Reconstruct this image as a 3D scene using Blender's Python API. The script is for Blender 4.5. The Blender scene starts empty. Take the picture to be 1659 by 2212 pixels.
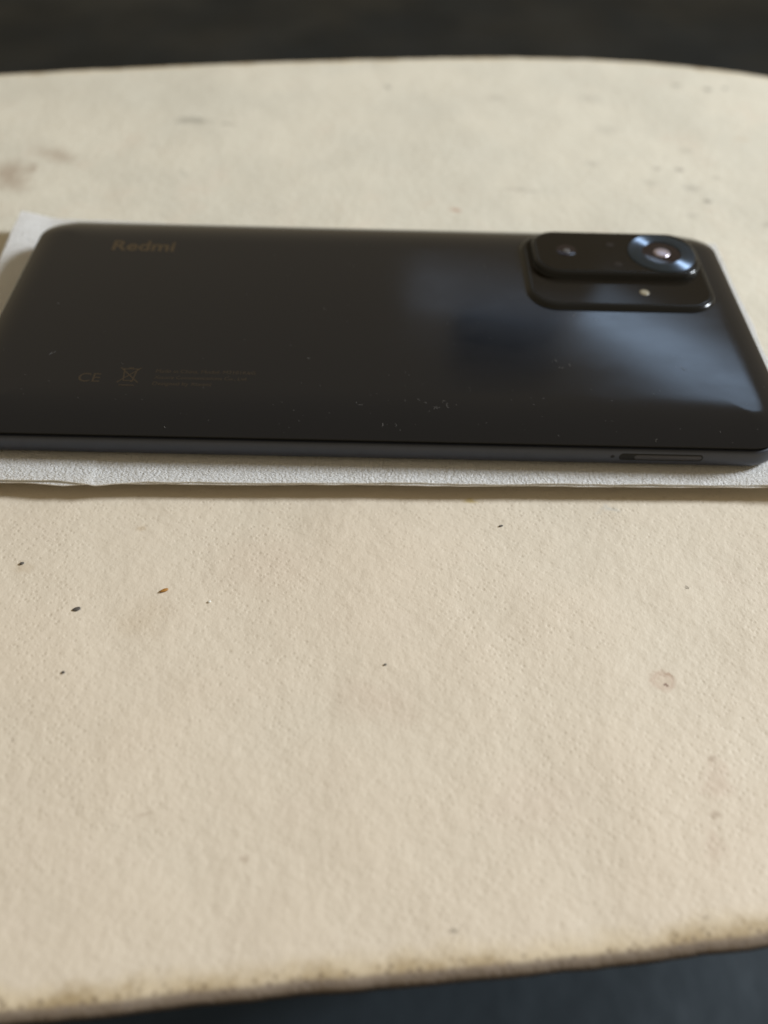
import bpy, math, random
from mathutils import Vector, noise

random.seed(7)
S = bpy.context.scene
COL = S.collection
MM = 0.001
Z0 = 0.470            # height of the phone's back glass above the floor, metres

# ------------------------------------------------------------------ camera
cam_d = bpy.data.cameras.new("camera")
cam = bpy.data.objects.new("camera", cam_d)
COL.objects.link(cam)
cam.location = (0.40 * MM, -156.37 * MM, Z0 + 111.58 * MM)
cam.rotation_euler = (math.radians(41.37), math.radians(-1.228), math.radians(0.497))
cam_d.sensor_fit = 'HORIZONTAL'
cam_d.sensor_width = 5.0
cam_d.lens = 5.0 * 1847.8 / 1659.0
cam_d.clip_start = 0.005
cam_d.clip_end = 50
cam_d.dof.use_dof = True
cam_d.dof.focus_distance = 0.156
cam_d.dof.aperture_fstop = cam_d.lens / 3.2
cam_d.dof.aperture_blades = 0
S.camera = cam

# ------------------------------------------------------------------ light
W = bpy.data.worlds.new("World")
S.world = W
W.use_nodes = True
bg = W.node_tree.nodes["Background"]
bg.inputs["Color"].default_value = (0.42, 0.345, 0.228, 1)     # warm light bounced round the room
bg.inputs["Strength"].default_value = 0.76

TARGET = Vector((0, 0, Z0))


def window_light(name, az, el, dist, w, h, radiance, color, roll=0):
    d = bpy.data.lights.new(name, 'AREA')
    d.shape = 'RECTANGLE'
    d.size, d.size_y = w, h
    d.energy = radiance * math.pi * w * h
    d.color = color
    o = bpy.data.objects.new(name, d)
    COL.objects.link(o)
    a, e = math.radians(az), math.radians(el)
    v = Vector((math.cos(e) * math.cos(a), math.cos(e) * math.sin(a), math.sin(e)))
    o.location = TARGET + v * dist
    q = v.to_track_quat('Z', 'Y')
    o.rotation_euler = q.to_euler()
    if roll:
        o.rotation_euler.rotate_axis('Z', math.radians(roll))
    return o


# the bright sky through the window to the right, and its dimmer blue neighbour farther round
window_light("window_key", 12, 32, 1.7, 0.34, 0.32, 124.0, (0.86, 0.93, 1.0))
window_light("window_blue", 64, 35.3, 2.2, 0.56, 0.125, 3.5, (0.52, 0.72, 1.0), -14)
window_light("window_far", 80, 34.2, 2.3, 0.50, 0.08, 0.9, (0.58, 0.74, 1.0), -3)

S.view_settings.view_transform = 'Standard'
S.view_settings.look = 'None'
S.view_settings.exposure = 0.06
S.view_settings.gamma = 1


# ------------------------------------------------------------------ helpers
def P(x, y, z):
    return (x * MM, y * MM, Z0 + z * MM)


def link_mesh(name, verts, faces, mat=None, parent=None, smooth=True, origin=None, sharp=None):
    """verts in millimetres in the phone's frame; mesh is stored relative to its thing's base"""
    og = Vector(origin) if origin is not None else (root_origin(parent) if parent else Vector((0, 0, 0)))
    me = bpy.data.meshes.new(name)
    me.from_pydata([tuple(Vector(P(*v)) - og) for v in verts], [], faces)
    if smooth:
        me.polygons.foreach_set("use_smooth", [True] * len(me.polygons))
        if sharp is not None:
            me.set_sharp_from_angle(angle=math.radians(sharp))
    me.update()
    o = bpy.data.objects.new(name, me)
    if mat:
        me.materials.append(mat)
    COL.objects.link(o)
    if parent:
        o.parent = parent
    elif origin is not None:
        o.location = og
    return o


ORIG = {}


def root_origin(o):
    while o.parent:
        o = o.parent
    return Vector(ORIG.get(o.name, o.location))


def thing(name, label, cat, base):
    o = bpy.data.objects.new(name, None)
    o.empty_display_size = 0.02
    COL.objects.link(o)
    o.location = P(*base)
    ORIG[o.name] = o.location.copy()
    o["label"] = label
    o["category"] = cat
    return o


def rrect(hx, hy, r, na=14, ns=18, cx=0, cy=0):
    """rounded rectangle outline, counter-clockwise, constant vertex count"""
    r = max(min(r, hx, hy), 1e-4)
    pts = []
    cs = [(hx - r, hy - r, 0), (-(hx - r), hy - r, 90), (-(hx - r), -(hy - r), 180), (hx - r, -(hy - r), 270)]
    for k, (ax, ay, a0) in enumerate(cs):
        for i in range(na + 1):
            a = math.radians(a0 + 90 * i / na)
            pts.append((cx + ax + r * math.cos(a), cy + ay + r * math.sin(a)))
        bx, by, b0 = cs[(k + 1) % 4]
        p = pts[-1]
        a = math.radians(b0)
        q = (cx + bx + r * math.cos(a), cy + by + r * math.sin(a))
        for i in range(1, ns):
            t = i / ns
            pts.append((p[0] + (q[0] - p[0]) * t, p[1] + (q[1] - p[1]) * t))
    return pts


def loft(rings, cap_first=True, cap_last=True):
    n = len(rings[0])
    v = [p for r in rings for p in r]
    f = []
    for k in range(len(rings) - 1):
        for i in range(n):
            j = (i + 1) % n
            f.append((k * n + i, k * n + j, (k + 1) * n + j, (k + 1) * n + i))
    if cap_first:
        f.append(tuple(reversed(range(n))))
    if cap_last:
        f.append(tuple((len(rings) - 1) * n + i for i in range(n)))
    return v, f


def rr_loft(hx, hy, r, prof, cx=0, cy=0, na=14, ns=18, cap_first=True, cap_last=True):
    """prof = [(inset, z)...] from bottom to top"""
    return loft([[(x, y, z) for x, y in rrect(hx - d, hy - d, max(r - d, 0.05), na, ns, cx, cy)] for d, z in prof],
                cap_first, cap_last)


def disc_loft(cx, cy, prof, n=64, cap_first=True, cap_last=True):
    """prof = [(radius, z)...]"""
    return loft([[(cx + r * math.cos(2 * math.pi * i / n), cy + r * math.sin(2 * math.pi * i / n), z) for i in range(n)]
                 for r, z in prof], cap_first, cap_last)


class NT:
    def __init__(self, name):
        self.m = bpy.data.materials.new(name)
        self.m.use_nodes = True
        self.t = self.m.node_tree
        self.b = self.t.nodes["Principled BSDF"]

    def n(self, kind, **kw):
        nd = self.t.nodes.new(kind)
        for k, v in kw.items():
            setattr(nd, k, v)
        return nd

    def set(self, sock, val):
        if hasattr(val, "is_output"):
            self.t.links.new(val, sock)
        elif isinstance(val, (tuple, list)) and len(val) == 3 and sock.type == 'RGBA':
            sock.default_value = (*val, 1)
        else:
            sock.default_value = val

    def bsdf(self, **kw):
        for k, v in kw.items():
            self.set(self.b.inputs[k.replace("_", " ")], v)

    def math(self, op, a, b=0.0, c=None, clamp=False):
        nd = self.n('ShaderNodeMath', operation=op, use_clamp=clamp)
        self.set(nd.inputs[0], a)
        self.set(nd.inputs[1], b)
        if c is not None:
            self.set(nd.inputs[2], c)
        return nd.outputs[0]

    def vmath(self, op, a, b=None):
        nd = self.n('ShaderNodeVectorMath', operation=op)
        self.set(nd.inputs[0], a)
        if b is not None:
            self.set(nd.inputs[1], b)
        return nd.outputs[1] if op in ('LENGTH', 'DISTANCE', 'DOT_PRODUCT') else nd.outputs[0]

    def noise(self, vec, scale, detail=3, rough=0.55, color=False, dist=0.0):
        nd = self.n('ShaderNodeTexNoise')
        self.set(nd.inputs['Vector'], vec)
        nd.inputs['Scale'].default_value = scale
        nd.inputs['Detail'].default_value = detail
        nd.inputs['Roughness'].default_value = rough
        nd.inputs['Distortion'].default_value = dist
        return nd.outputs['Color'] if color else nd.outputs['Fac']

    def ramp(self, x, a, b, lo=0.0, hi=1.0):
        nd = self.n('ShaderNodeMapRange', interpolation_type='SMOOTHSTEP')
        self.set(nd.inputs[0], x)
        for i, v in enumerate((a, b, lo, hi)):
            self.set(nd.inputs[i + 1], v)
        return nd.outputs[0]

    def mix(self, fac, a, b):
        nd = self.n('ShaderNodeMix', data_type='RGBA')
        self.set(nd.inputs[0], fac)
        self.set(nd.inputs[6], a)
        self.set(nd.inputs[7], b)
        return nd.outputs[2]

    def obj(self):
        return self.n('ShaderNodeTexCoord').outputs['Object']

    def mapping(self, vec, scale=(1, 1, 1), rot=(0, 0, 0), loc=(0, 0, 0)):
        nd = self.n('ShaderNodeMapping')
        self.set(nd.inputs[0], vec)
        nd.inputs['Location'].default_value = loc
        nd.inputs['Rotation'].default_value = rot
        nd.inputs['Scale'].default_value = scale
        return nd.outputs[0]

    def bump(self, h, dist, strength=1.0, normal=None):
        nd = self.n('ShaderNodeBump')
        t_set = self.set
        t_set(nd.inputs['Strength'], strength)
        nd.inputs['Distance'].default_value = dist
        self.set(nd.inputs['Height'], h)
        if normal is not None:
            self.set(nd.inputs['Normal'], normal)
        return nd.outputs[0]


def plain(name, color, rough=0.5, metal=0.0, spec=0.5, var=0.0, scale=300, **kw):
    t = NT(name)
    c = color
    if var:
        k = t.noise(t.obj(), scale, 4)
        lo = tuple(x * (1 - var) for x in color)
        hi = tuple(x * (1 + var) for x in color)
        c = t.mix(k, lo, hi)
    t.bsdf(Base_Color=c, Roughness=rough, Metallic=metal, Specular_IOR_Level=spec, **kw)
    return t.m


# ------------------------------------------------------------------ materials
def mat_seat():
    t = NT("worn_beige_leatherette")
    o = t.obj()
    wob = t.vmath('SCALE', t.vmath('SUBTRACT', t.noise(o, 130, 4, 0.65, color=True), (0.5, 0.5, 0.5)))
    wob.node.inputs['Scale'].default_value = 0.010
    ow = t.vmath('ADD', o, wob)
    wf = t.vmath('SCALE', t.vmath('SUBTRACT', t.noise(o, 700, 3, 0.6, color=True), (0.5, 0.5, 0.5)))
    wf.node.inputs['Scale'].default_value = 0.0022
    of = t.vmath('ADD', o, wf)
    # broad, faint blotches of wear
    base = t.mix(t.ramp(t.noise(o, 24, 5, 0.6), 0.36, 0.66), (0.585, 0.548, 0.458), (0.635, 0.59, 0.49))
    # the base tone shifts unevenly towards tan over the near part
    yw = t.n('ShaderNodeSeparateXYZ')
    t.set(yw.inputs[0], ow)
    base = t.mix(t.math('MULTIPLY', t.ramp(yw.outputs[1], 0.030, -0.075), t.ramp(t.noise(o, 14, 4, 0.6), 0.2, 0.75, 0.55, 1.0)),
                 base, (0.645, 0.552, 0.438))
    base = t.mix(t.ramp(t.noise(o, 60, 4, 0.6), 0.54, 0.74, 0, 0.30), base, (0.63, 0.535, 0.435))
    base = t.mix(t.ramp(t.noise(o, 900, 3, 0.7), 0.55, 0.8, 0, 0.25), base, (0.47, 0.42, 0.33))

    def spot(x, y, rx, ry, rot, col, amt, soft=0.6, fine=False):
        nonlocal base
        m = t.mapping(t.vmath('SUBTRACT', of if fine else ow, (x * MM, y * MM, 0)), rot=(0, 0, math.radians(rot)))
        m = t.vmath('MULTIPLY', m, (1 / (rx * MM), 1 / (ry * MM), 0))
        d = t.vmath('LENGTH', m)
        base = t.mix(t.ramp(d, 1.0, 1.0 - soft, 0, amt), base, col)

    brown, grey, tan, red = (0.30, 0.215, 0.15), (0.30, 0.28, 0.23), (0.52, 0.42, 0.30), (0.47, 0.33, 0.25)
    spot(-107, 79, 8, 14, -25, brown, 0.62, 0.95)
    spot(-102, 84, 3, 4, -25, brown, 0.5, 0.9)
    spot(-98, 92, 12, 5, 35, brown, 0.45, 0.95)
    spot(-112, 70, 6, 6, 0, brown, 0.5, 0.9)
    spot(-60, 117, 9, 3.2, 8, grey, 0.7, 0.95)
    spot(-48, 115, 2.6, 1.8, 0, grey, 0.7, 0.9)
    spot(-70, 100, 3, 2, 0, grey, 0.25, 0.9)
    spot(2, 147, 2.2, 2, 0, grey, 0.7, 0.9)
    spot(-58, 83, 1.5, 3.5, -30, grey, 0.28, 0.9)
    for x, y, r, a in ((112.8, 151.2, 2.2, .65), (119.2, 152.4, 2.0, .5), (102.4, 154, 2.4, .4), (89.9, 92.6, 1.9, .6),
                       (83.3, 93.1, 1.8, .4), (94.1, 74.2, 1.7, .7), (91.1, 81.5, 3.2, .3), (80, 84, 3, .2),
                       (100, 88, 2, .25), (64, 95, 3, .22), (88, 66, 2, .25), (95, 105, 3, .2), (72, 118, 5, .15),
                       (108, 62, 2, .3), (38, 140, 4, .18), (70, 141, 6, .16)):
        spot(x, y, r * 1.15, r * 1.0, 0, (0.20, 0.18, 0.15), min(0.9, a * 1.0), 0.9, True)
    spot(21.2, 65.8, 2.6, 1.6, 25, red, 0.85, 0.9, True)
    spot(41, 77.7, 10, 1.6, 0, grey, 0.4, 0.9)
    spot(114.7, 113.7, 3, 2, 0, tan, 0.5, 0.9)
    # near part
    spot(-62.9, -62.6, 2.6, 1.8, 20, tan, 0.5, 0.9, True)
    spot(-43.3, -52.9, 1.4, 0.9, 20, tan, 0.7, 0.8, True)
    spot(-39, -74, 7, 6, 40, tan, 0.32, 0.95)
    spot(1.7, -88.3, 10, 7, 10, (0.56, 0.45, 0.355), 0.35, 0.95)
    spot(-20, -60, 14, 10, 0, (0.59, 0.485, 0.385), 0.30, 0.95)
    spot(25, -105, 12, 8, -20, (0.59, 0.48, 0.385), 0.30, 0.95)
    spot(18.8, -44.2, 2.2, 0.8, 0, (0.45, 0.33, 0.07), 0.6, 0.9, True)
    spot(45.1, -46.5, 2.4, 1.5, -25, (0.44, 0.45, 0.43), 0.45, 0.9)
    # dried drip with a darker rim
    spot(48.6, -83.4, 2.6, 2.3, 20, red, 0.55, 0.5, True)
    spot(48.5, -83.5, 1.7, 1.5, 20, (0.62, 0.53, 0.42), 0.7, 0.5, True)
    spot(48.9, -84.3, 0.55, 0.45, 0, (0.2, 0.12, 0.09), 0.8, 0.6, True)
    spot(49.7, -82.2, 1.2, 0.35, 30, (0.38, 0.25, 0.17), 0.5, 0.7, True)
    spot(53.6, -97, 1.1, 0.8, -30, brown, 0.5, 0.9, True)
    spot(51.8, -105.9, 1.2, 0.8, 20, brown, 0.55, 0.9, True)
    spot(53, -101, 2.5, 5, 10, red, 0.28, 0.9)
    spot(50, -110, 2.4, 4, -10, red, 0.22, 0.9)
    spot(-32.3, -107.4, 2.2, 0.6, -5, brown, 0.32, 0.9, True)
    spot(-17, -113.4, 1.1, 0.7, -25, brown, 0.45, 0.9, True)
    spot(56.8, -64.1, 0.55, 0.35, -40, (0.16, 0.13, 0.10), 0.75, 0.8, True)
    spot(12.4, -122.4, 0.8, 0.5, 15, (0.18, 0.15, 0.11), 0.7, 0.9, True)
    spot(46.9, -120.4, 0.8, 0.6, 10, (0.20, 0.16, 0.12), 0.65, 0.9, True)
    spot(-55, -96, 0.4, 0.35, 0, (0.25, 0.2, 0.15), 0.5, 0.8, True)
    # embossed weave: staggered little pits
    rot = t.mapping(o, rot=(0, 0, math.radians(38)))
    v = t.n('ShaderNodeTexVoronoi', feature='F1')
    t.set(v.inputs['Vector'], t.vmath('MULTIPLY', t.vmath('ADD', rot, t.vmath('MULTIPLY', wf, (0.10, 0.10, 0))), (1, 1, 0)))
    v.inputs['Scale'].default_value = 930
    v.inputs['Randomness'].default_value = 0.52
    dist = v.outputs['Distance']
    pits = t.ramp(dist, 0.10, 0.42)
    pat = t.ramp(t.noise(o, 45, 3), 0.35, 0.65, 0.35, 1.0)          # the emboss is worn flatter in places
    e = t.n('ShaderNodeAttribute', attribute_name="edge").outputs['Fac']
    en = t.math('ADD', e, t.math('MULTIPLY', t.math('SUBTRACT', t.noise(o, 110, 5, 0.7), 0.5), 14.0))
    en2 = t.math('ADD', e, t.math('MULTIPLY', t.math('SUBTRACT', t.noise(o, 60, 4, 0.7), 0.5), 7.0))
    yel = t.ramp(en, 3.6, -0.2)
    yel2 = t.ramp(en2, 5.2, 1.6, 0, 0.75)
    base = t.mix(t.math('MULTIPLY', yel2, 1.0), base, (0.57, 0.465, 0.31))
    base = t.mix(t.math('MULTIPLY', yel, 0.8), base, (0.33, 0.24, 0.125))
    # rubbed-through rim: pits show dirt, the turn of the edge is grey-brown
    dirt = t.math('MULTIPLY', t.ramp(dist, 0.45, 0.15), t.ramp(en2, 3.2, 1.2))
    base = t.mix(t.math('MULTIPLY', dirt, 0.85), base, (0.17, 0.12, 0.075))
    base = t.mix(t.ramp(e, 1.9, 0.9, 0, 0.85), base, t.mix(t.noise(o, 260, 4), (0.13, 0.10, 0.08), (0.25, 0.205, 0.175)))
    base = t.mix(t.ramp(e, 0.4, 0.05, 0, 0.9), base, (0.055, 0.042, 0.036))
    base = t.mix(t.math('MULTIPLY', t.ramp(dist, 0.28, 0.05), t.math('MULTIPLY', pat, 0.22)), base, (0.36, 0.31, 0.23))
    h1 = t.math('MULTIPLY', pits, pat)
    grain = t.noise(o, 1500, 3, 0.6)
    lumps = t.noise(o, 420, 3, 0.55)
    n1 = t.bump(t.math('ADD', h1, t.math('MULTIPLY', grain, 0.7)), 0.00008, 0.5)
    n2 = t.bump(lumps, 0.00027, 0.8, n1)
    n3 = t.bump(t.noise(o, 28, 2), 0.0020, 0.8, n2)
    t.bsdf(Base_Color=base, Roughness=0.62, Specular_IOR_Level=0.30, Normal=n3)
    return t.m


def t_str(t, o):
    """how crinkled the film is: patchy, some stretches pulled smooth"""
    return t.ramp(t.noise(t.mapping(o, scale=(1, 0.5, 1)), 85, 3, 0.6), 0.34, 0.62, 0.25, 1.0)


def mat_foam():
    t = NT("white_foam_film")
    o = t.obj()
    st = t.mapping(o, scale=(1, 1.6, 1), rot=(0, 0, math.radians(-35)))
    n_c = t.noise(st, 1100, 4, 0.62, dist=0.6)
    v = t.n('ShaderNodeTexVoronoi', feature='DISTANCE_TO_EDGE')
    t.set(v.inputs['Vector'], t.mapping(t.vmath('ADD', o, t.vmath('MULTIPLY', t.noise(o, 500, 3, color=True), (.0012, .0012, 0))),
                                        scale=(1, 2.2, 1), rot=(0, 0, math.radians(25))))
    v.inputs['Scale'].default_value = 620
    cell = t.ramp(v.outputs['Distance'], 0.0, 0.16)
    h = t.math('ADD', t.math('MULTIPLY', cell, 0.12), t.math('ADD', n_c, t.noise(t.mapping(o, scale=(1, 3.2, 1), rot=(0, 0, math.radians(-62))), 1900, 2, 0.5)))
    vb = t.n('ShaderNodeTexVoronoi', feature='SMOOTH_F1')
    t.set(vb.inputs['Vector'], t.mapping(t.vmath('ADD', o, t.vmath('MULTIPLY', t.noise(o, 900, 3, color=True), (.0009, .0009, 0))),
                                         scale=(1.0, 0.5, 1), rot=(0, 0, math.radians(52))))
    vb.inputs['Scale'].default_value = 1900
    nrm = t.bump(h, 0.00045, 0.9)
    nrm = t.bump(vb.outputs['Distance'], 0.00020, t_str(t, o), nrm)
    nrm = t.bump(t.noise(o, 90, 3), 0.0007, 0.6, nrm)
    col = t.mix(n_c, (0.94, 0.94, 0.955), (0.985, 0.985, 0.99))
    t.bsdf(Base_Color=col, Roughness=0.29, Specular_IOR_Level=0.6, Normal=nrm)
    tr = t.n('ShaderNodeBsdfTranslucent')
    tr.inputs['Color'].default_value = (0.99, 0.95, 0.84, 1)
    mx = t.n('ShaderNodeMixShader')
    mx.inputs[0].default_value = 0.36
    t.set(tr.inputs['Normal'], nrm)
    t.t.links.new(t.b.outputs[0], mx.inputs[1])
    t.t.links.new(tr.outputs[0], mx.inputs[2])
    t.t.links.new(mx.outputs[0], t.t.nodes['Material Output'].inputs['Surface'])
    return t.m


def mat_back():
    t = NT("satin_black_glass")
    o = t.obj()
    sm = t.noise(t.mapping(o, scale=(1, 1.8, 1), rot=(0, 0, 0.5)), 38, 4, 0.6)
    r = t.ramp(sm, 0.3, 0.75, 0.095, 0.15)
    t.bsdf(Base_Color=(0.0032, 0.0044, 0.0072), Roughness=r, Specular_IOR_Level=0.5)
    return t.m


M_SEAT = mat_seat()
M_FOAM = mat_foam()
M_BACK = mat_back()
M_FRAME = plain("dark_matte_frame", (0.028, 0.034, 0.052), 0.36, 0.0, 0.5, 0.12, 900)
M_GAP = plain("black_gasket", (0.004, 0.004, 0.004), 0.5, spec=0.3)
M_TRAY = plain("dark_tray_plastic", (0.030, 0.029, 0.036), 0.38, 0, 0.5, 0.1, 900)
M_GLOSS = plain("glossy_black_camera_glass", (0.013, 0.0105, 0.0075), 0.08, spec=0.5, IOR=1.17)  # brown reflection of the room is put into this base colour
M_WALL = plain("polished_black_camera_wall", (0.003, 0.004, 0.005), 0.17, spec=0.4)
M_SCREEN = plain("black_display_glass", (0.004, 0.004, 0.005), 0.04)
M_PRINT = plain("dull_bronze_print", (0.050, 0.034, 0.018), 0.4, spec=0.3)
M_PRINT2 = plain("faint_brown_print", (0.034, 0.024, 0.015), 0.4, spec=0.3)
M_LENS = plain("coated_lens_glass", (0.010, 0.006, 0.008), 0.05, spec=0.35)
M_IRIS = plain("pale_lens_iris", (0.42, 0.37, 0.42), 0.22, 0.6, 0.5, 0.5, 2500)
M_FLASH = plain("frosted_flash_diffuser", (0.27, 0.24, 0.175), 0.3, spec=0.5, var=0.2, scale=2000)
M_DUST = plain("pale_lint", (0.21, 0.20, 0.19), 0.8, spec=0.2)
M_SEATSIDE = plain("dark_seat_underside", (0.05, 0.045, 0.04), 0.7, var=0.2, scale=60)
M_LEG = plain("black_painted_metal", (0.02, 0.02, 0.022), 0.4, spec=0.5, var=0.2, scale=40)


def mat_ring():
    t = NT("concentric_brushed_metal")
    tg = t.n('ShaderNodeTangent', direction_type='RADIAL', axis='Z')
    t.bsdf(Base_Color=(0.11, 0.145, 0.20), Metallic=1.0, Roughness=0.52, Anisotropic=0.98, Anisotropic_Rotation=0.25, Tangent=tg.outputs[0])
    return t.m


M_RING = mat_ring()


def mat_floor():
    t = NT("dark_grey_floor")
    o = t.obj()
    c = t.mix(t.ramp(t.noise(o, 7, 6, 0.62), 0.35, 0.7), (0.007, 0.010, 0.013), (0.012, 0.0165, 0.021))
    c = t.mix(t.ramp(t.noise(o, 38, 3, 0.6), 0.66, 0.78, 0, 0.4), c, (0.04, 0.046, 0.05))
    t.bsdf(Base_Color=c, Roughness=t.ramp(t.noise(o, 5, 4), 0.3, 0.7, 0.45, 0.6), Specular_IOR_Level=0.18, Specular_Tint=(0.85, 0.94, 1.0),
           Normal=t.bump(t.noise(o, 60, 5), 0.002, 0.4))
    return t.m


# ------------------------------------------------------------------ setting: the floor far below
fv, ff = [], []
NF = 24
for j in range(NF + 1):
    for i in range(NF + 1):
        x, y = -6 + 12 * i / NF, -6 + 12 * j / NF
        fv.append((x, y, 0))
for j in range(NF):
    for i in range(NF):
        a = j * (NF + 1) + i
        ff.append((a, a + 1, a + NF + 2, a + NF + 1))
me = bpy.data.meshes.new("floor")
me.from_pydata(fv, [], ff)
me.materials.append(mat_floor())
floor = bpy.data.objects.new("floor", me)
COL.objects.link(floor)
floor["kind"] = "structure"
floor["label"] = "dark grey floor out of focus below the beige seat"

# dark board added out of view to mirror a dim square in the phone
v, f = loft([[(433 + sx * (178 - i), y, 1690 + sz * (124 - i)) for sx, sz in ((1, 1), (-1, 1), (-1, -1), (1, -1))]
             for y, i in ((2230, 0), (2216, 0), (2210, 6))])
board = link_mesh("reflection_panel", v, f, plain("dark_blue_grey_paint", (0.09, 0.125, 0.17), 0.7, var=0.05, scale=20), None, smooth=False,
                  origin=P(433, 2220, 1690))
board["kind"] = "structure"
board["label"] = "added out-of-view panel, mirrored as a dull square in the back of the black phone"

# ------------------------------------------------------------------ the stool
SEAT_Z = -12.0
ctrl = [(54.4, -123.7), (20.2, -127.5), (-12.1, -130.8), (-45.4, -134.1), (-100.8, -138.4), (-151.2, -138.9), (-186.5,
        -127.8), (-208.7, -99.5), (-216.8, -49.1), (-214.7, 11.4), (-206.7, 81.9), (-191.6, 120.2), (-166.3, 139.4),
        (-131.1, 149.7), (-85.7, 158.9), (-37.8, 166.8), (12.1, 173.1), (46.4, 176.1), (79.6, 176.2), (112.9, 171.7),
        (138.1, 164.6), (166.3, 150.5), (189.5, 127.3), (204.7, 92.0), (213.7, 41.6), (216.8, -18.9), (209.7, -69.3),
        (191.5, -97.5), (161.3, -111.1), (110.9, -117.7)]


def catmull(pts, k):
    out = []
    n = len(pts)
    for i in range(n):
        p0, p1, p2, p3 = (Vector(pts[(i + d - 1) % n]) for d in range(4))
        # centripetal-ish: chord-length tangents
        d1, d2, d0 = (p2 - p1).length, (p3 - p2).length, (p1 - p0).length
        m1 = ((p1 - p0) / d0 * d1 + (p2 - p1) / d1 * d0) / (d0 + d1) * d1
        m2 = ((p2 - p1) / d1 * d2 + (p3 - p2) / d2 * d1) / (d1 + d2) * d1
        for j in range(k):
            t = j / k
            t2, t3 = t * t, t * t * t
            out.append((2 * t3 - 3 * t2 + 1) * p1 + (t3 - 2 * t2 + t) * m1 + (-2 * t3 + 3 * t2) * p2 + (t3 - t2) * m2)
    return out


out = list(reversed(catmull(ctrl, 16)))      # counter-clockwise
n = len(out)
nrm = []
for i in range(n):
    d = out[(i + 1) % n] - out[i - 1]
    nrm.append(Vector((d.y, -d.x)).normalized())
area = sum(out[i].x * out[(i + 1) % n].y - out[(i + 1) % n].x * out[i].y for i in range(n))
if area < 0:
    out.reverse(); nrm.reverse()
    nrm = [-v for v in nrm] if (out[0] - Vector((0, 10))).dot(nrm[0]) < 0 else nrm
if (out[0] - Vector((0, 10))).dot(nrm[0]) < 0:
    nrm = [-v for v in nrm]


def edge_wob(i):
    p = out[i]
    return noise.noise(Vector((p.x * 0.11, p.y * 0.11, 3.3))) * 0.45 + noise.noise(Vector((p.x * 0.5, p.y * 0.5, 8))) * 0.12


cen = Vector((10, 15))
prof = [(40.0, -7.2), (14.0, -6.4), (5.0, -5.0), (1.6, -3.7), (0.4, -2.7), (0.0, -1.9), (0.08, -1.4), (0.3, -0.9), (0.7, -0.45),
        (1.2, -0.17), (1.8, -0.03), (2.6, 0.0), (3.4, 0.0), (4.4, 0.0), (6, 0), (7.5, 0), (9, 0), (11, 0), (14, 0), (20, 0)]
rings, edges = [], []
for d, z in prof:
    rings.append([(out[i].x - nrm[i].x * (d - edge_wob(i)), out[i].y - nrm[i].y * (d - edge_wob(i)), SEAT_Z + z) for i in range(n)])
    edges += [d if z > -2.0 else 0.0] * n
last = rings[-1]
for s in (0.8, 0.6, 0.4, 0.2, 0.05):
    rings.append([(cen.x + (p[0] - cen.x) * s, cen.y + (p[1] - cen.y) * s, SEAT_Z) for p in last])
    edges += [40.0] * n
v, f = loft(rings)
stool = thing("stool", "stool with a worn beige leatherette seat under the foam sleeve and phone", "stool", (0, 0, -Z0 / MM))
seat = link_mesh("seat", v, f, M_SEAT, stool)
# keep texture coordinates in the phone's own millimetres: the stool's base stands right below the phone
at = seat.data.attributes.new("edge", 'FLOAT', 'POINT')
at.data.foreach_set("value", edges)
v, f = loft([[(cen.x + (p.x - cen.x) * s, cen.y + (p.y - cen.y) * s, z) for p in out]
             for s, z in ((0.62, -48), (0.64, -47), (0.65, -45), (0.65, -19.3))])
link_mesh("seat_base", v, f, M_SEATSIDE, stool, sharp=40)
for lx, ly in ((-80, 5), (95, 8), (100, 105), (-85, 95)):
    sx, sy = lx * 1.06, ly * 1.03
    rg = []
    for k, z in enumerate((-Z0 / MM + 0.5, -Z0 / MM + 4, -Z0 / MM + 6, -48.2)):
        tt = (z + Z0 / MM) / (Z0 / MM - 48)
        px, py = sx + (lx - sx) * tt, sy + (ly - sy) * tt
        r = (11, 13, 9.5, 11)[k]
        rg.append([(px + r * math.cos(2 * math.pi * i / 20), py + r * math.sin(2 * math.pi * i / 20), z) for i in range(20)])
    v, f = loft(rg)
    link_mesh("leg", v, f, M_LEG, stool, sharp=40)

# ------------------------------------------------------------------ foam sleeve
HX, HY, RC = 82.0, 38.25, 9.0


def sdf_rr(x, y, hx=HX, hy=HY, r=RC):
    qx, qy = abs(x) - (hx - r), abs(y) - (hy - r)
    return math.hypot(max(qx, 0), max(qy, 0)) + min(max(qx, qy), 0) - r


def sm(a, b, x):
    t = max(0, min(1, (x - a) / (b - a)))
    return t * t * (3 - 2 * t)


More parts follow.
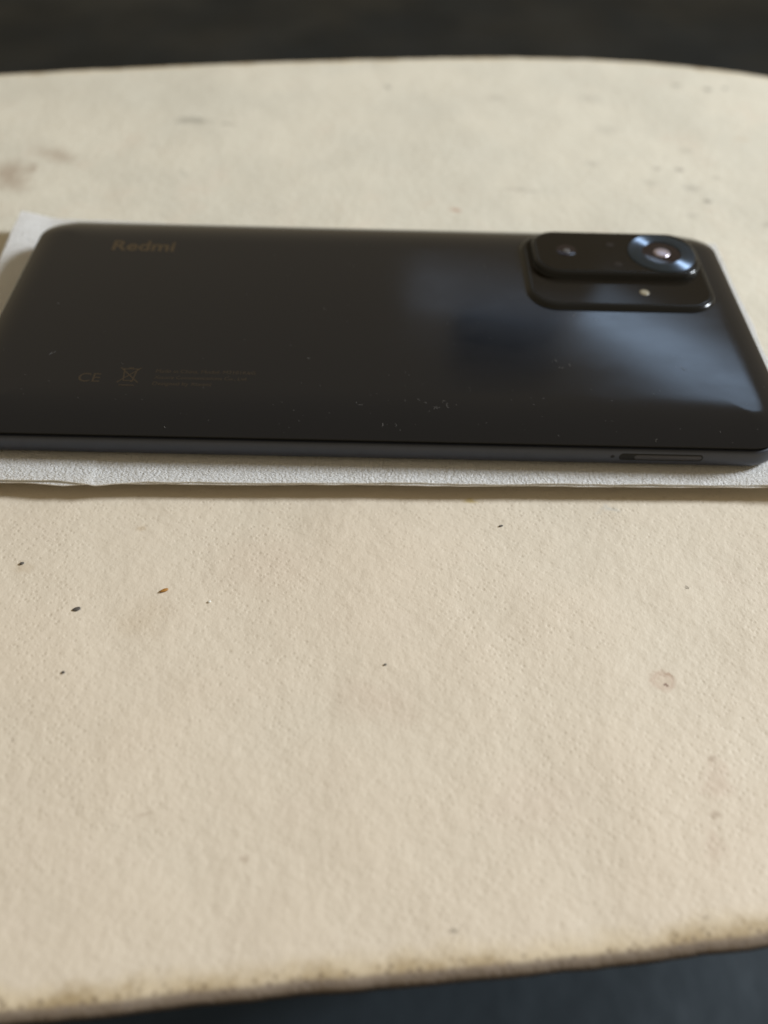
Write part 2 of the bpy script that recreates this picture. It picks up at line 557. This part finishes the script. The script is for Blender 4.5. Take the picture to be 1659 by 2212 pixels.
def sheet(corners, zf, th, wob, nx=190, ny=96, seed=0.0):
    (ax, ay), (bx, by), (cx_, cy_), (dx, dy) = corners     # near-left, near-right, far-right, far-left
    top, bot = [], []

    def grid(k, m):                                        # denser towards the edges
        t = k / m
        return t - 0.115 * math.sin(4 * math.pi * t) / 2 * 0 + 0  if m < 8 else t

    def ease(k, m):
        t = k / m
        return 0.5 * t + 0.5 * (0.5 - 0.5 * math.cos(math.pi * t))

    for j in range(ny + 1):
        t = ease(j, ny)
        for i in range(nx + 1):
            s = i / nx
            x = (ax * (1 - s) + bx * s) * (1 - t) + (dx * (1 - s) + cx_ * s) * t
            y = (ay * (1 - s) + by * s) * (1 - t) + (dy * (1 - s) + cy_ * s) * t
            we = max(0, 1 - min(t, 1 - t) * 12)
            y += we * wob(x, 0 if t < 0.5 else 1)
            ws = max(0, 1 - min(s, 1 - s) * 20)
            x += ws * 0.5 * noise.noise(Vector((y * 0.09, seed, 1.7)))
            top.append((x, y, zf(x, y, t)))
    N = nx + 1
    bot = [(x, y, z - th) for x, y, z in top]
    v = top + bot
    o = len(top)
    f = []
    for j in range(ny):
        for i in range(nx):
            a = j * N + i
            f.append((a, a + 1, a + N + 1, a + N))
            f.append((o + a, o + a + N, o + a + N + 1, o + a + 1))
    for i in range(nx):
        f.append((i, o + i, o + i + 1, i + 1))
        a = ny * N + i
        f.append((a, a + 1, o + a + 1, o + a))
    for j in range(ny):
        a = j * N
        f.append((a, a + N, o + a + N, o + a))
        a = j * N + nx
        f.append((a, o + a, o + a + N, a + N))
    return v, f


def front_wob(x, far):
    if far:
        return 0.5 * noise.noise(Vector((x * 0.05, 9, 2)))
    w = 0.32 * noise.noise(Vector((x * 0.07, 1.1, 0))) + 0.18 * noise.noise(Vector((x * 0.22, 5.1, 0)))
    w += -0.75 * math.exp(-((x + 53.5) / 4.0) ** 2) + 0.25 * sm(-53, -75, x)
    return w


def z_up(x, y, t):
    d = sdf_rr(x, y)
    z = -8.14
    if d > 0.0:
        z -= 0.30 * sm(0, 5.0, d)                                           # eases down beyond the phone
        z += 0.16 * noise.noise(Vector((x * 0.10, y * 0.25, 4))) * sm(0, 2.5, d)
        z += 0.05 * noise.noise(Vector((x * 0.45, y * 0.6, 9))) * sm(0, 2, d)
        if y < -38:
            z -= 0.25 * sm(-43.4, -45.2, y) ** 1.5                          # rolls over at the front edge
        if x > 60:
            z += 1.5 * sm(1.5, 8, d) * sm(70, 84, x) * sm(-20, -40, y)      # raised right front corner
        if x < -83 and y > 20:
            z += 2.0 * sm(-83.2, -95, x) * sm(22, 46, y)                     # far left corner curls up
        if x < -50 and y < -38:
            z += 0.28 * sm(-53.6, -54.6, x) * sm(0, 1, d)                   # folded flap, one layer thicker
    return z


def z_low(x, y, t):
    z = -8.80
    d = sdf_rr(x, y)
    if x < -83 and y > 20:
        z += 1.9 * sm(-83.2, -95, x) * sm(22, 46, y)
    if d > 2:
        z += 0.14 * noise.noise(Vector((x * 0.06, y * 0.1, 14)))
    return z


foam = thing("foam_sleeve", "thin white foam sleeve lying flat under the black phone on the beige seat", "sleeve", (0, 0, -12.0))
v, f = sheet(((-92.6, -45.2), (88.5, -41.4), (88.0, 45.5), (-94.0, 50.3)), z_up, 0.24, front_wob, seed=0.3)
up = link_mesh("upper_sheet", v, f, M_FOAM, foam, sharp=50)
v, f = sheet(((-92.9, -45.3), (88.3, -41.6), (87.6, 45.0), (-94.3, 49.6)), z_low, 0.24,
             lambda x, far: front_wob(x + 6, far) * 0.8, seed=4.0)
link_mesh("lower_sheet", v, f, M_FOAM, foam, sharp=50)
# the side seams that hold the two sheets together and carry them
for x0, x1, xx0, xx1 in ((-93.2, -91.6, -93.6, -92.0), (86.2, 87.8, 85.8, 87.2)):
    v, f = loft([[(x0, -42.5 if x0 < 0 else -33, z), (x1, -42.5 if x0 < 0 else -33, z), (xx1, 21, z), (xx0, 21, z)] for z in (-8.85, -8.55)])
    link_mesh("side_seam", v, f, M_FOAM, foam, smooth=False)
v, f = rr_loft(78, 34, 5, [(0, -11.97), (0, -9.08)], na=4, ns=3)
link_mesh("inner_fold", v, f, M_FOAM, foam, smooth=False)
v, f = rr_loft(78, 34, 5, [(0, -8.78), (0, -8.42)], na=4, ns=3)
link_mesh("inner_fold", v, f, M_FOAM, foam, smooth=False)

# ------------------------------------------------------------------ the phone
phone = thing("smartphone", "black smartphone lying face down on the white foam sleeve, camera side up", "phone", (0, 0, -8.1))

RIM_Z, RIM_END, DROP_P = -2.1, -1.1, 2.5


def side_share(x, y):
    """1 along the long sides, 0 at the short ends, blending round the corners"""
    gx, gy = max(abs(x) - (HX - 12.25), 0.0), max(abs(y) - (HY - 12.25), 0.0)
    if gx == 0 and gy == 0:
        return 0.0
    k = gy * gy / (gx * gx + gy * gy)
    return k * k * (3 - 2 * k)


def rim_z(x, y):
    return RIM_END + (RIM_Z - RIM_END) * side_share(x, y)


def back_drop(x, y):
    """height of the back glass: flat middle, falling away in a curve along the edges"""
    d = -sdf_rr(x, y, HX - 0.25, HY - 0.25, RC - 0.25)
    qx, qy = abs(x) - (HX - 12.25), abs(y) - (HY - 12.25)
    gx, gy = max(qx, 0.0), max(qy, 0.0)
    if gx == 0 and gy == 0:
        return 0.0
    else:
        w = 6.0 + 6.0 * side_share(x, y)
    u = max(0.0, 1 - d / w)
    return rim_z(x, y) * u ** DROP_P


ins = [0, 0.15, 0.4, 0.8, 1.3, 1.9, 2.6, 3.4, 4.3, 5.3, 6.4, 7.6, 8.8, 10.2, 11.6, 13, 16, 22, 30]
rings = [[(x, y, rim_z(x, y) - 0.25) for x, y in rrect(HX - 0.75, HY - 0.75, RC - 0.75, 16, 30)]]
for d in ins:
    e = 0.25 + d
    rings.append([(x, y, back_drop(x, y)) for x, y in rrect(HX - e, HY - e, max(RC - e, 0.6 + max(0, (9 - e)) * 0.3), 16, 30)])
v, f = loft(rings, False, True)
link_mesh("back_cover", v, f, M_BACK, phone)


def follow_rim(v, z0):
    """lift everything above z0 with the rim, so frame and back keep one gap all round"""
    return [(x, y, z + (rim_z(x, y) - RIM_Z) * sm(z0, RIM_Z - 0.9, z)) for x, y, z in v]


v, f = rr_loft(HX, HY, RC, [(0.75, -3.3), (0.75, -2.2)], na=16, ns=10, cap_first=False, cap_last=False)
v = follow_rim(v, -5.5)
link_mesh("gasket", v, f, M_GAP, phone)
v, f = rr_loft(HX, HY, RC, [(2.6, -8.02), (1.7, -7.95), (1.0, -7.65), (0.5, -7.15), (0.18, -6.55), (0.03, -5.9), (0, -5.3),
                            (0, -4.3), (0.05, -3.7), (0.14, -3.3), (0.3, -3.1), (0.95, -3.08)], na=16, ns=20, cap_first=False, cap_last=False)
v = follow_rim(v, -5.5)
frame = link_mesh("frame", v, f, M_FRAME, phone)
v, f = rr_loft(HX, HY, RC, [(3.0, -8.1), (2.65, -8.08), (2.65, -7.8)], na=12, ns=4)
link_mesh("display", v, f, M_SCREEN, phone, sharp=40)


# SIM tray in the near side
def side_pill(name, x0, x1, z0, z1, y0, y1, mat, parent, r=None):
    hx, hz = (x1 - x0) / 2, (z1 - z0) / 2
    r = min(hx, hz) if r is None else r
    o = rrect(hx, hz, r, 8, 2, (x0 + x1) / 2, (z0 + z1) / 2)
    i = rrect(hx - 0.08, hz - 0.08, max(r - 0.08, .05), 8, 2, (x0 + x1) / 2, (z0 + z1) / 2)
    v, f = loft([[(x, y0, z) for x, z in o], [(x, y1 + 0.05, z) for x, z in o], [(x, y1, z) for x, z in i]])
    return link_mesh(name, v, f, mat, parent, sharp=35)


tray = side_pill("sim_tray", 47.4, 63.9, -5.75, -3.95, -37.9, -38.27, M_GAP, phone)
side_pill("tray_door", 50.5, 63.5, -5.45, -4.25, -37.9, -38.33, M_TRAY, tray)
side_pill("eject_hole", 45.75, 46.65, -5.25, -4.4, -37.9, -38.27, M_GAP, phone)

# camera module
v, f = rr_loft(21.1, 14.7, 6.5, [(-0.45, -0.3), (-0.4, 0.02), (-0.15, 0.14), (0.0, 0.45), (0.25, 0.72), (0.6, 0.86), (1.2, 0.9)],
               55.0, 17.7, 14, 8)
mod = link_mesh("camera_module", v, f, M_WALL, phone)
v, f = rr_loft(19.9, 13.5, 5.3, [(0, 0.82), (0, 0.925)], 55.0, 17.7, 14, 6)
link_mesh("lower_cover", v, f, M_GLOSS, mod, sharp=30)
v, f = rr_loft(19.2, 8.85, 6.0, [(-0.3, 0.9), (-0.15, 1.05), (0.0, 1.4), (0.02, 2.15), (0.22, 2.42), (0.55, 2.55), (1.1, 2.58)], 55.3, 22.35, 14, 8)
link_mesh("camera_plateau", v, f, M_WALL, mod)
v, f = rr_loft(18.15, 7.8, 4.95, [(0, 2.5), (0, 2.605)], 55.3, 22.35, 14, 6)
link_mesh("upper_cover", v, f, M_GLOSS, mod, sharp=30)
LX, LY = 66.2, 22.2
# the ring needs an origin on its axis for the concentric brushing
v, f = disc_loft(0, 0, [(4.55, -0.3), (4.55, 0.22), (4.7, 0.30), (7.5, 0.30), (7.7, 0.22), (7.8, 0.0), (7.8, -0.3)], 96, False, False)
v = [(a, b, c) for a, b, c in v]
me = bpy.data.meshes.new("lens_ring")
me.from_pydata([(a * MM, b * MM, c * MM) for a, b, c in v], [], [tuple(reversed(q)) for q in f])
me.polygons.foreach_set("use_smooth", [True] * len(me.polygons))
me.set_sharp_from_angle(angle=math.radians(25))
me.materials.append(M_RING)
ring = bpy.data.objects.new("lens_ring", me)
COL.objects.link(ring)
ring.parent = mod
ring.location = Vector(P(LX, LY, 2.605)) - root_origin(phone)
v, f = disc_loft(LX, LY, [(4.55, 2.5), (4.55, 2.70), (3.4, 2.74), (1.0, 2.78)], 48)
link_mesh("main_lens", v, f, M_LENS, mod, sharp=40)
rng = random.Random(3)
v, f = disc_loft(LX, LY, [(1.95, 2.72), (1.9, 2.84), (1.2, 2.93), (0.5, 2.96)], 32)
iris_v = [(x + 0.1 * math.sin(y * 5), y + 0.1 * math.sin(x * 6), z) for x, y, z in v]
link_mesh("lens_iris", iris_v, f, M_IRIS, mod)
v, f = disc_loft(43.9, 22.5, [(2.3, 2.55), (2.3, 2.64), (2.1, 2.66)], 32)
link_mesh("small_lens", v, f, M_LENS, mod, sharp=40)
v, f = disc_loft(43.9, 22.3, [(0.9, 2.6), (0.85, 2.70), (0.3, 2.74)], 24)
link_mesh("lens_iris", v, f, plain("dim_lens_iris", (0.075, 0.072, 0.075), 0.3, spec=0.5), mod)
for qx, qy in ((54.6, 25.4), (55.2, 17.3)):
    v, f = disc_loft(qx, qy, [(0.95, 2.55), (0.95, 2.63), (0.8, 2.64)], 24)
    link_mesh("sensor_window", v, f, plain("brown_sensor_window", (0.018, 0.0135, 0.010), 0.3, IOR=1.2), mod, sharp=40)
v, f = disc_loft(60.0, 8.6, [(1.1, 0.8), (1.1, 0.96), (0.9, 1.04), (0.4, 1.08)], 32)
link_mesh("flash", v, f, M_FLASH, mod)

# antenna dots / microphone on the far side are out of sight; the power key sits on the far rail
v, f = rr_loft(6, 0.9, 0.9, [(0, -0.2), (0, 0.2)], na=6, ns=2)
v = [(38 + a, 38.2 + c, -5 + b) for a, b, c in v]
link_mesh("power_key", v, [tuple(reversed(q)) for q in f], M_FRAME, phone, sharp=40)


# printed marks
def text_mesh(name, body, x0, y0, width, mat, parent, bold=0.0, height=None, shear=0.0, spacing=1.0, z=0.012):
    cu = bpy.data.curves.new(name, 'FONT')
    cu.body = body
    cu.size = 1.0
    cu.offset = bold
    cu.shear = shear
    cu.space_character = spacing
    cu.resolution_u = 6
    ob = bpy.data.objects.new(name + "_source", cu)
    COL.objects.link(ob)
    dg = bpy.context.evaluated_depsgraph_get()
    dg.update()
    me0 = bpy.data.meshes.new_from_object(ob.evaluated_get(dg))
    vs = [tuple(q.co) for q in me0.vertices]
    fs = [tuple(p.vertices) for p in me0.polygons]
    bpy.data.objects.remove(ob)
    bpy.data.meshes.remove(me0)
    xs = [q[0] for q in vs]
    ys = [q[1] for q in vs]
    sx = width / (max(xs) - min(xs))
    sy = sx if height is None else height / (max(ys) - min(ys))
    mx, my = min(xs), min(ys)
    vv = [(x0 + (a - mx) * sx, y0 + (b - my) * sy, z) for a, b, c in vs]
    return link_mesh(name, vv, fs, mat, parent, smooth=False)


text_mesh("brand_print", "Redmi", -62.9, 22.2, 14.6, M_PRINT, phone, bold=0.022, spacing=1.02)
text_mesh("regulatory_print", "Made in China, Model: M2101K6G", -44.3, -22.1, 20.0, M_PRINT2, phone)
text_mesh("regulatory_print", "Xiaomi Communications Co., Ltd.", -44.3, -24.0, 18.6, M_PRINT2, phone)
text_mesh("regulatory_print", "Designed by Xiaomi", -44.3, -26.1, 11.6, M_PRINT2, phone)
text_mesh("approval_print", "CE", -59.3, -25.2, 4.3, M_PRINT2, phone)


def bars(segs, w, z=0.012):
    v, f = [], []
    for k, (x0, y0, x1, y1) in enumerate(segs):
        d = Vector((x1 - x0, y1 - y0)).normalized()
        q = Vector((-d.y, d.x)) * w / 2
        zz = z + 0.002 * k
        b = len(v)
        v += [(x0 + q.x, y0 + q.y, zz), (x0 - q.x, y0 - q.y, zz), (x1 - q.x, y1 - q.y, zz), (x1 + q.x, y1 + q.y, zz)]
        f.append((b, b + 1, b + 2, b + 3))
    return v, f


bx, by = -49.4, -22.9
seg = [(bx - 1.7, by + 1.9, bx + 1.7, by + 1.9), (bx - 1.3, by + 1.9, bx - 0.9, by - 1.7), (bx + 1.3, by + 1.9, bx + 0.9, by - 1.7),
       (bx - 0.9, by - 1.7, bx + 0.9, by - 1.7), (bx - 2.1, by + 2.3, bx + 2.1, by - 2.3), (bx + 2.1, by + 2.3, bx - 2.1, by - 2.3),
       (bx - 0.5, by + 2.2, bx + 0.5, by + 2.2), (bx + 0.6, by - 2.1, bx + 1.1, by - 1.7), (bx - 1.5, by - 3.1, bx + 1.5, by - 3.1)]
v, f = bars(seg, 0.27)
link_mesh("bin_symbol", v, f, M_PRINT2, phone, smooth=False)


# ------------------------------------------------------------------ lint and dust on the phone
def fibre(v, f, x, y, length, ang, curl, r, lift=0.02):
    k = 5
    pts = []
    a = ang
    for i in range(k):
        pts.append((x, y))
        x += math.cos(a) * length / (k - 1)
        y += math.sin(a) * length / (k - 1)
        a += curl
    base = len(v)
    for i, (px, py) in enumerate(pts):
        if sdf_rr(px, py) > -0.4:
            px, py = pts[0]
        zz = back_drop(px, py) + r + lift * math.sin(math.pi * i / (k - 1))
        d = (math.cos(ang + curl * i), math.sin(ang + curl * i))
        rr = r * (0.6 + 0.4 * math.sin(math.pi * (i + 0.5) / k))
        for q in range(3):
            t = 2 * math.pi * q / 3 + 0.5
            v.append((px - d[1] * rr * math.cos(t), py + d[0] * rr * math.cos(t), zz + rr * math.sin(t)))
    for i in range(k - 1):
        for q in range(3):
            a0, b0 = base + i * 3 + q, base + i * 3 + (q + 1) % 3
            f.append((a0, b0, b0 + 3, a0 + 3))


dv, df = [], []
R = random.Random(21)
hot = [(-69.8, .8), (-66.1, -16.4), (-40.1, -36.0), (-15.3, -32.1), (-3.7, -29.7), (-11.7, 1.3), (-6.5, -3), (-13.2, -16.4),
       (8.6, -27.9), (11.7, -30.6), (13.6, -29.1), (12.5, -30.2), (10.6, -31), (9.5, -29.6), (14.2, -30.4), (3.6, -34.1), (1.8, -34.9), (24.6, 19.2), (39.8, -16.8),
       (38.2, -17.6), (32.9, -26.8), (43.2, .9), (47.1, -.7), (54.4, -36.9), (63.3, -16.7), (32.4, -31.9), (37, -15)]
for x, y in hot:
    for q in range(R.choice((1, 1, 2))):
        fibre(dv, df, x + R.uniform(-.5, .5), y + R.uniform(-.5, .5), R.uniform(0.3, 1.1), R.uniform(0, 6.28), R.uniform(-.8, .8), R.uniform(0.018, 0.034))
for q in range(140):
    x, y = R.uniform(-78, 79), R.uniform(-37.2, 30) if R.random() < .55 else R.uniform(-37.3, -24)
    if 32 < x < 77 and y > 1:
        continue
    fibre(dv, df, x, y, R.uniform(0.10, 0.38), R.uniform(0, 6.28), R.uniform(-.5, .5), R.uniform(0.012, 0.026), 0.01)
dust = link_mesh("dust", dv, df, M_DUST, None, origin=P(0, 0, 0))
dust["kind"] = "stuff"
dust["label"] = "fine pale lint and dust specks scattered over the black phone back"


# ------------------------------------------------------------------ crumbs on the seat
def crumb(x, y, lx, ly, lz, rot, mat, label, cat="crumb"):
    c = math.cos(math.radians(rot))
    s = math.sin(math.radians(rot))
    nu, nv = 14, 8
    v = []
    f = []
    for j in range(nv + 1):
        ph = math.pi * j / nv
        for i in range(nu):
            th = 2 * math.pi * i / nu
            px, py, pz = math.sin(ph) * math.cos(th), math.sin(ph) * math.sin(th), -math.cos(ph)
            k = 1 + 0.28 * noise.noise(Vector((px * 1.4 + x, py * 1.4 + y, pz * 1.4)))
            ax, ay = px * k * lx / 2, py * k * ly / 2
            v.append((x + ax * c - ay * s, y + ax * s + ay * c, SEAT_Z + max(0.02, lz / 2 + pz * k * lz / 2)))
    for j in range(nv):
        for i in range(nu):
            a, b = j * nu + i, j * nu + (i + 1) % nu
            f.append((a, b, b + nu, a + nu))
    o = link_mesh("crumb", v, f, mat, None, origin=P(x, y, SEAT_Z))
    o["label"] = label
    o["category"] = cat
    o["group"] = "crumbs lying on the beige seat"
    return o


K_DARK = plain("charred_crumb", (0.085, 0.074, 0.062), 0.7, var=0.4, scale=2500)
K_AMBER = plain("amber_crumb", (0.36, 0.17, 0.035), 0.5, var=0.4, scale=2500)
K_WHITE = plain("pale_crumb", (0.72, 0.70, 0.64), 0.6)
crumb(-51.0, -71.5, 1.4, 0.85, 0.28, 18, K_DARK, "largest dark oval crumb on the beige seat, near the left edge of the photo")
crumb(-63.2, -61.8, 0.85, 0.6, 0.35, 25, K_DARK, "small dark crumb beside a tan smudge, nearest the left edge of the photo")
crumb(-36.6, -67.2, 1.5, 0.65, 0.45, 22, K_AMBER, "orange amber crumb on the beige seat")
crumb(24.4, -50.5, 0.85, 0.4, 0.25, 18, K_DARK, "thin dark sliver just below the right half of the phone", "crumb")
crumb(2.6, -81.4, 0.5, 0.36, 0.25, 15, K_DARK, "tiny dark speck alone near the middle of the beige seat")
crumb(-50.1, -84.0, 0.6, 0.5, 0.25, 0, K_DARK, "small grey round speck below the largest dark crumb")
crumb(-28.3, -69.4, 0.65, 0.45, 0.3, 20, K_WHITE, "tiny pale white crumb right of the orange amber crumb")
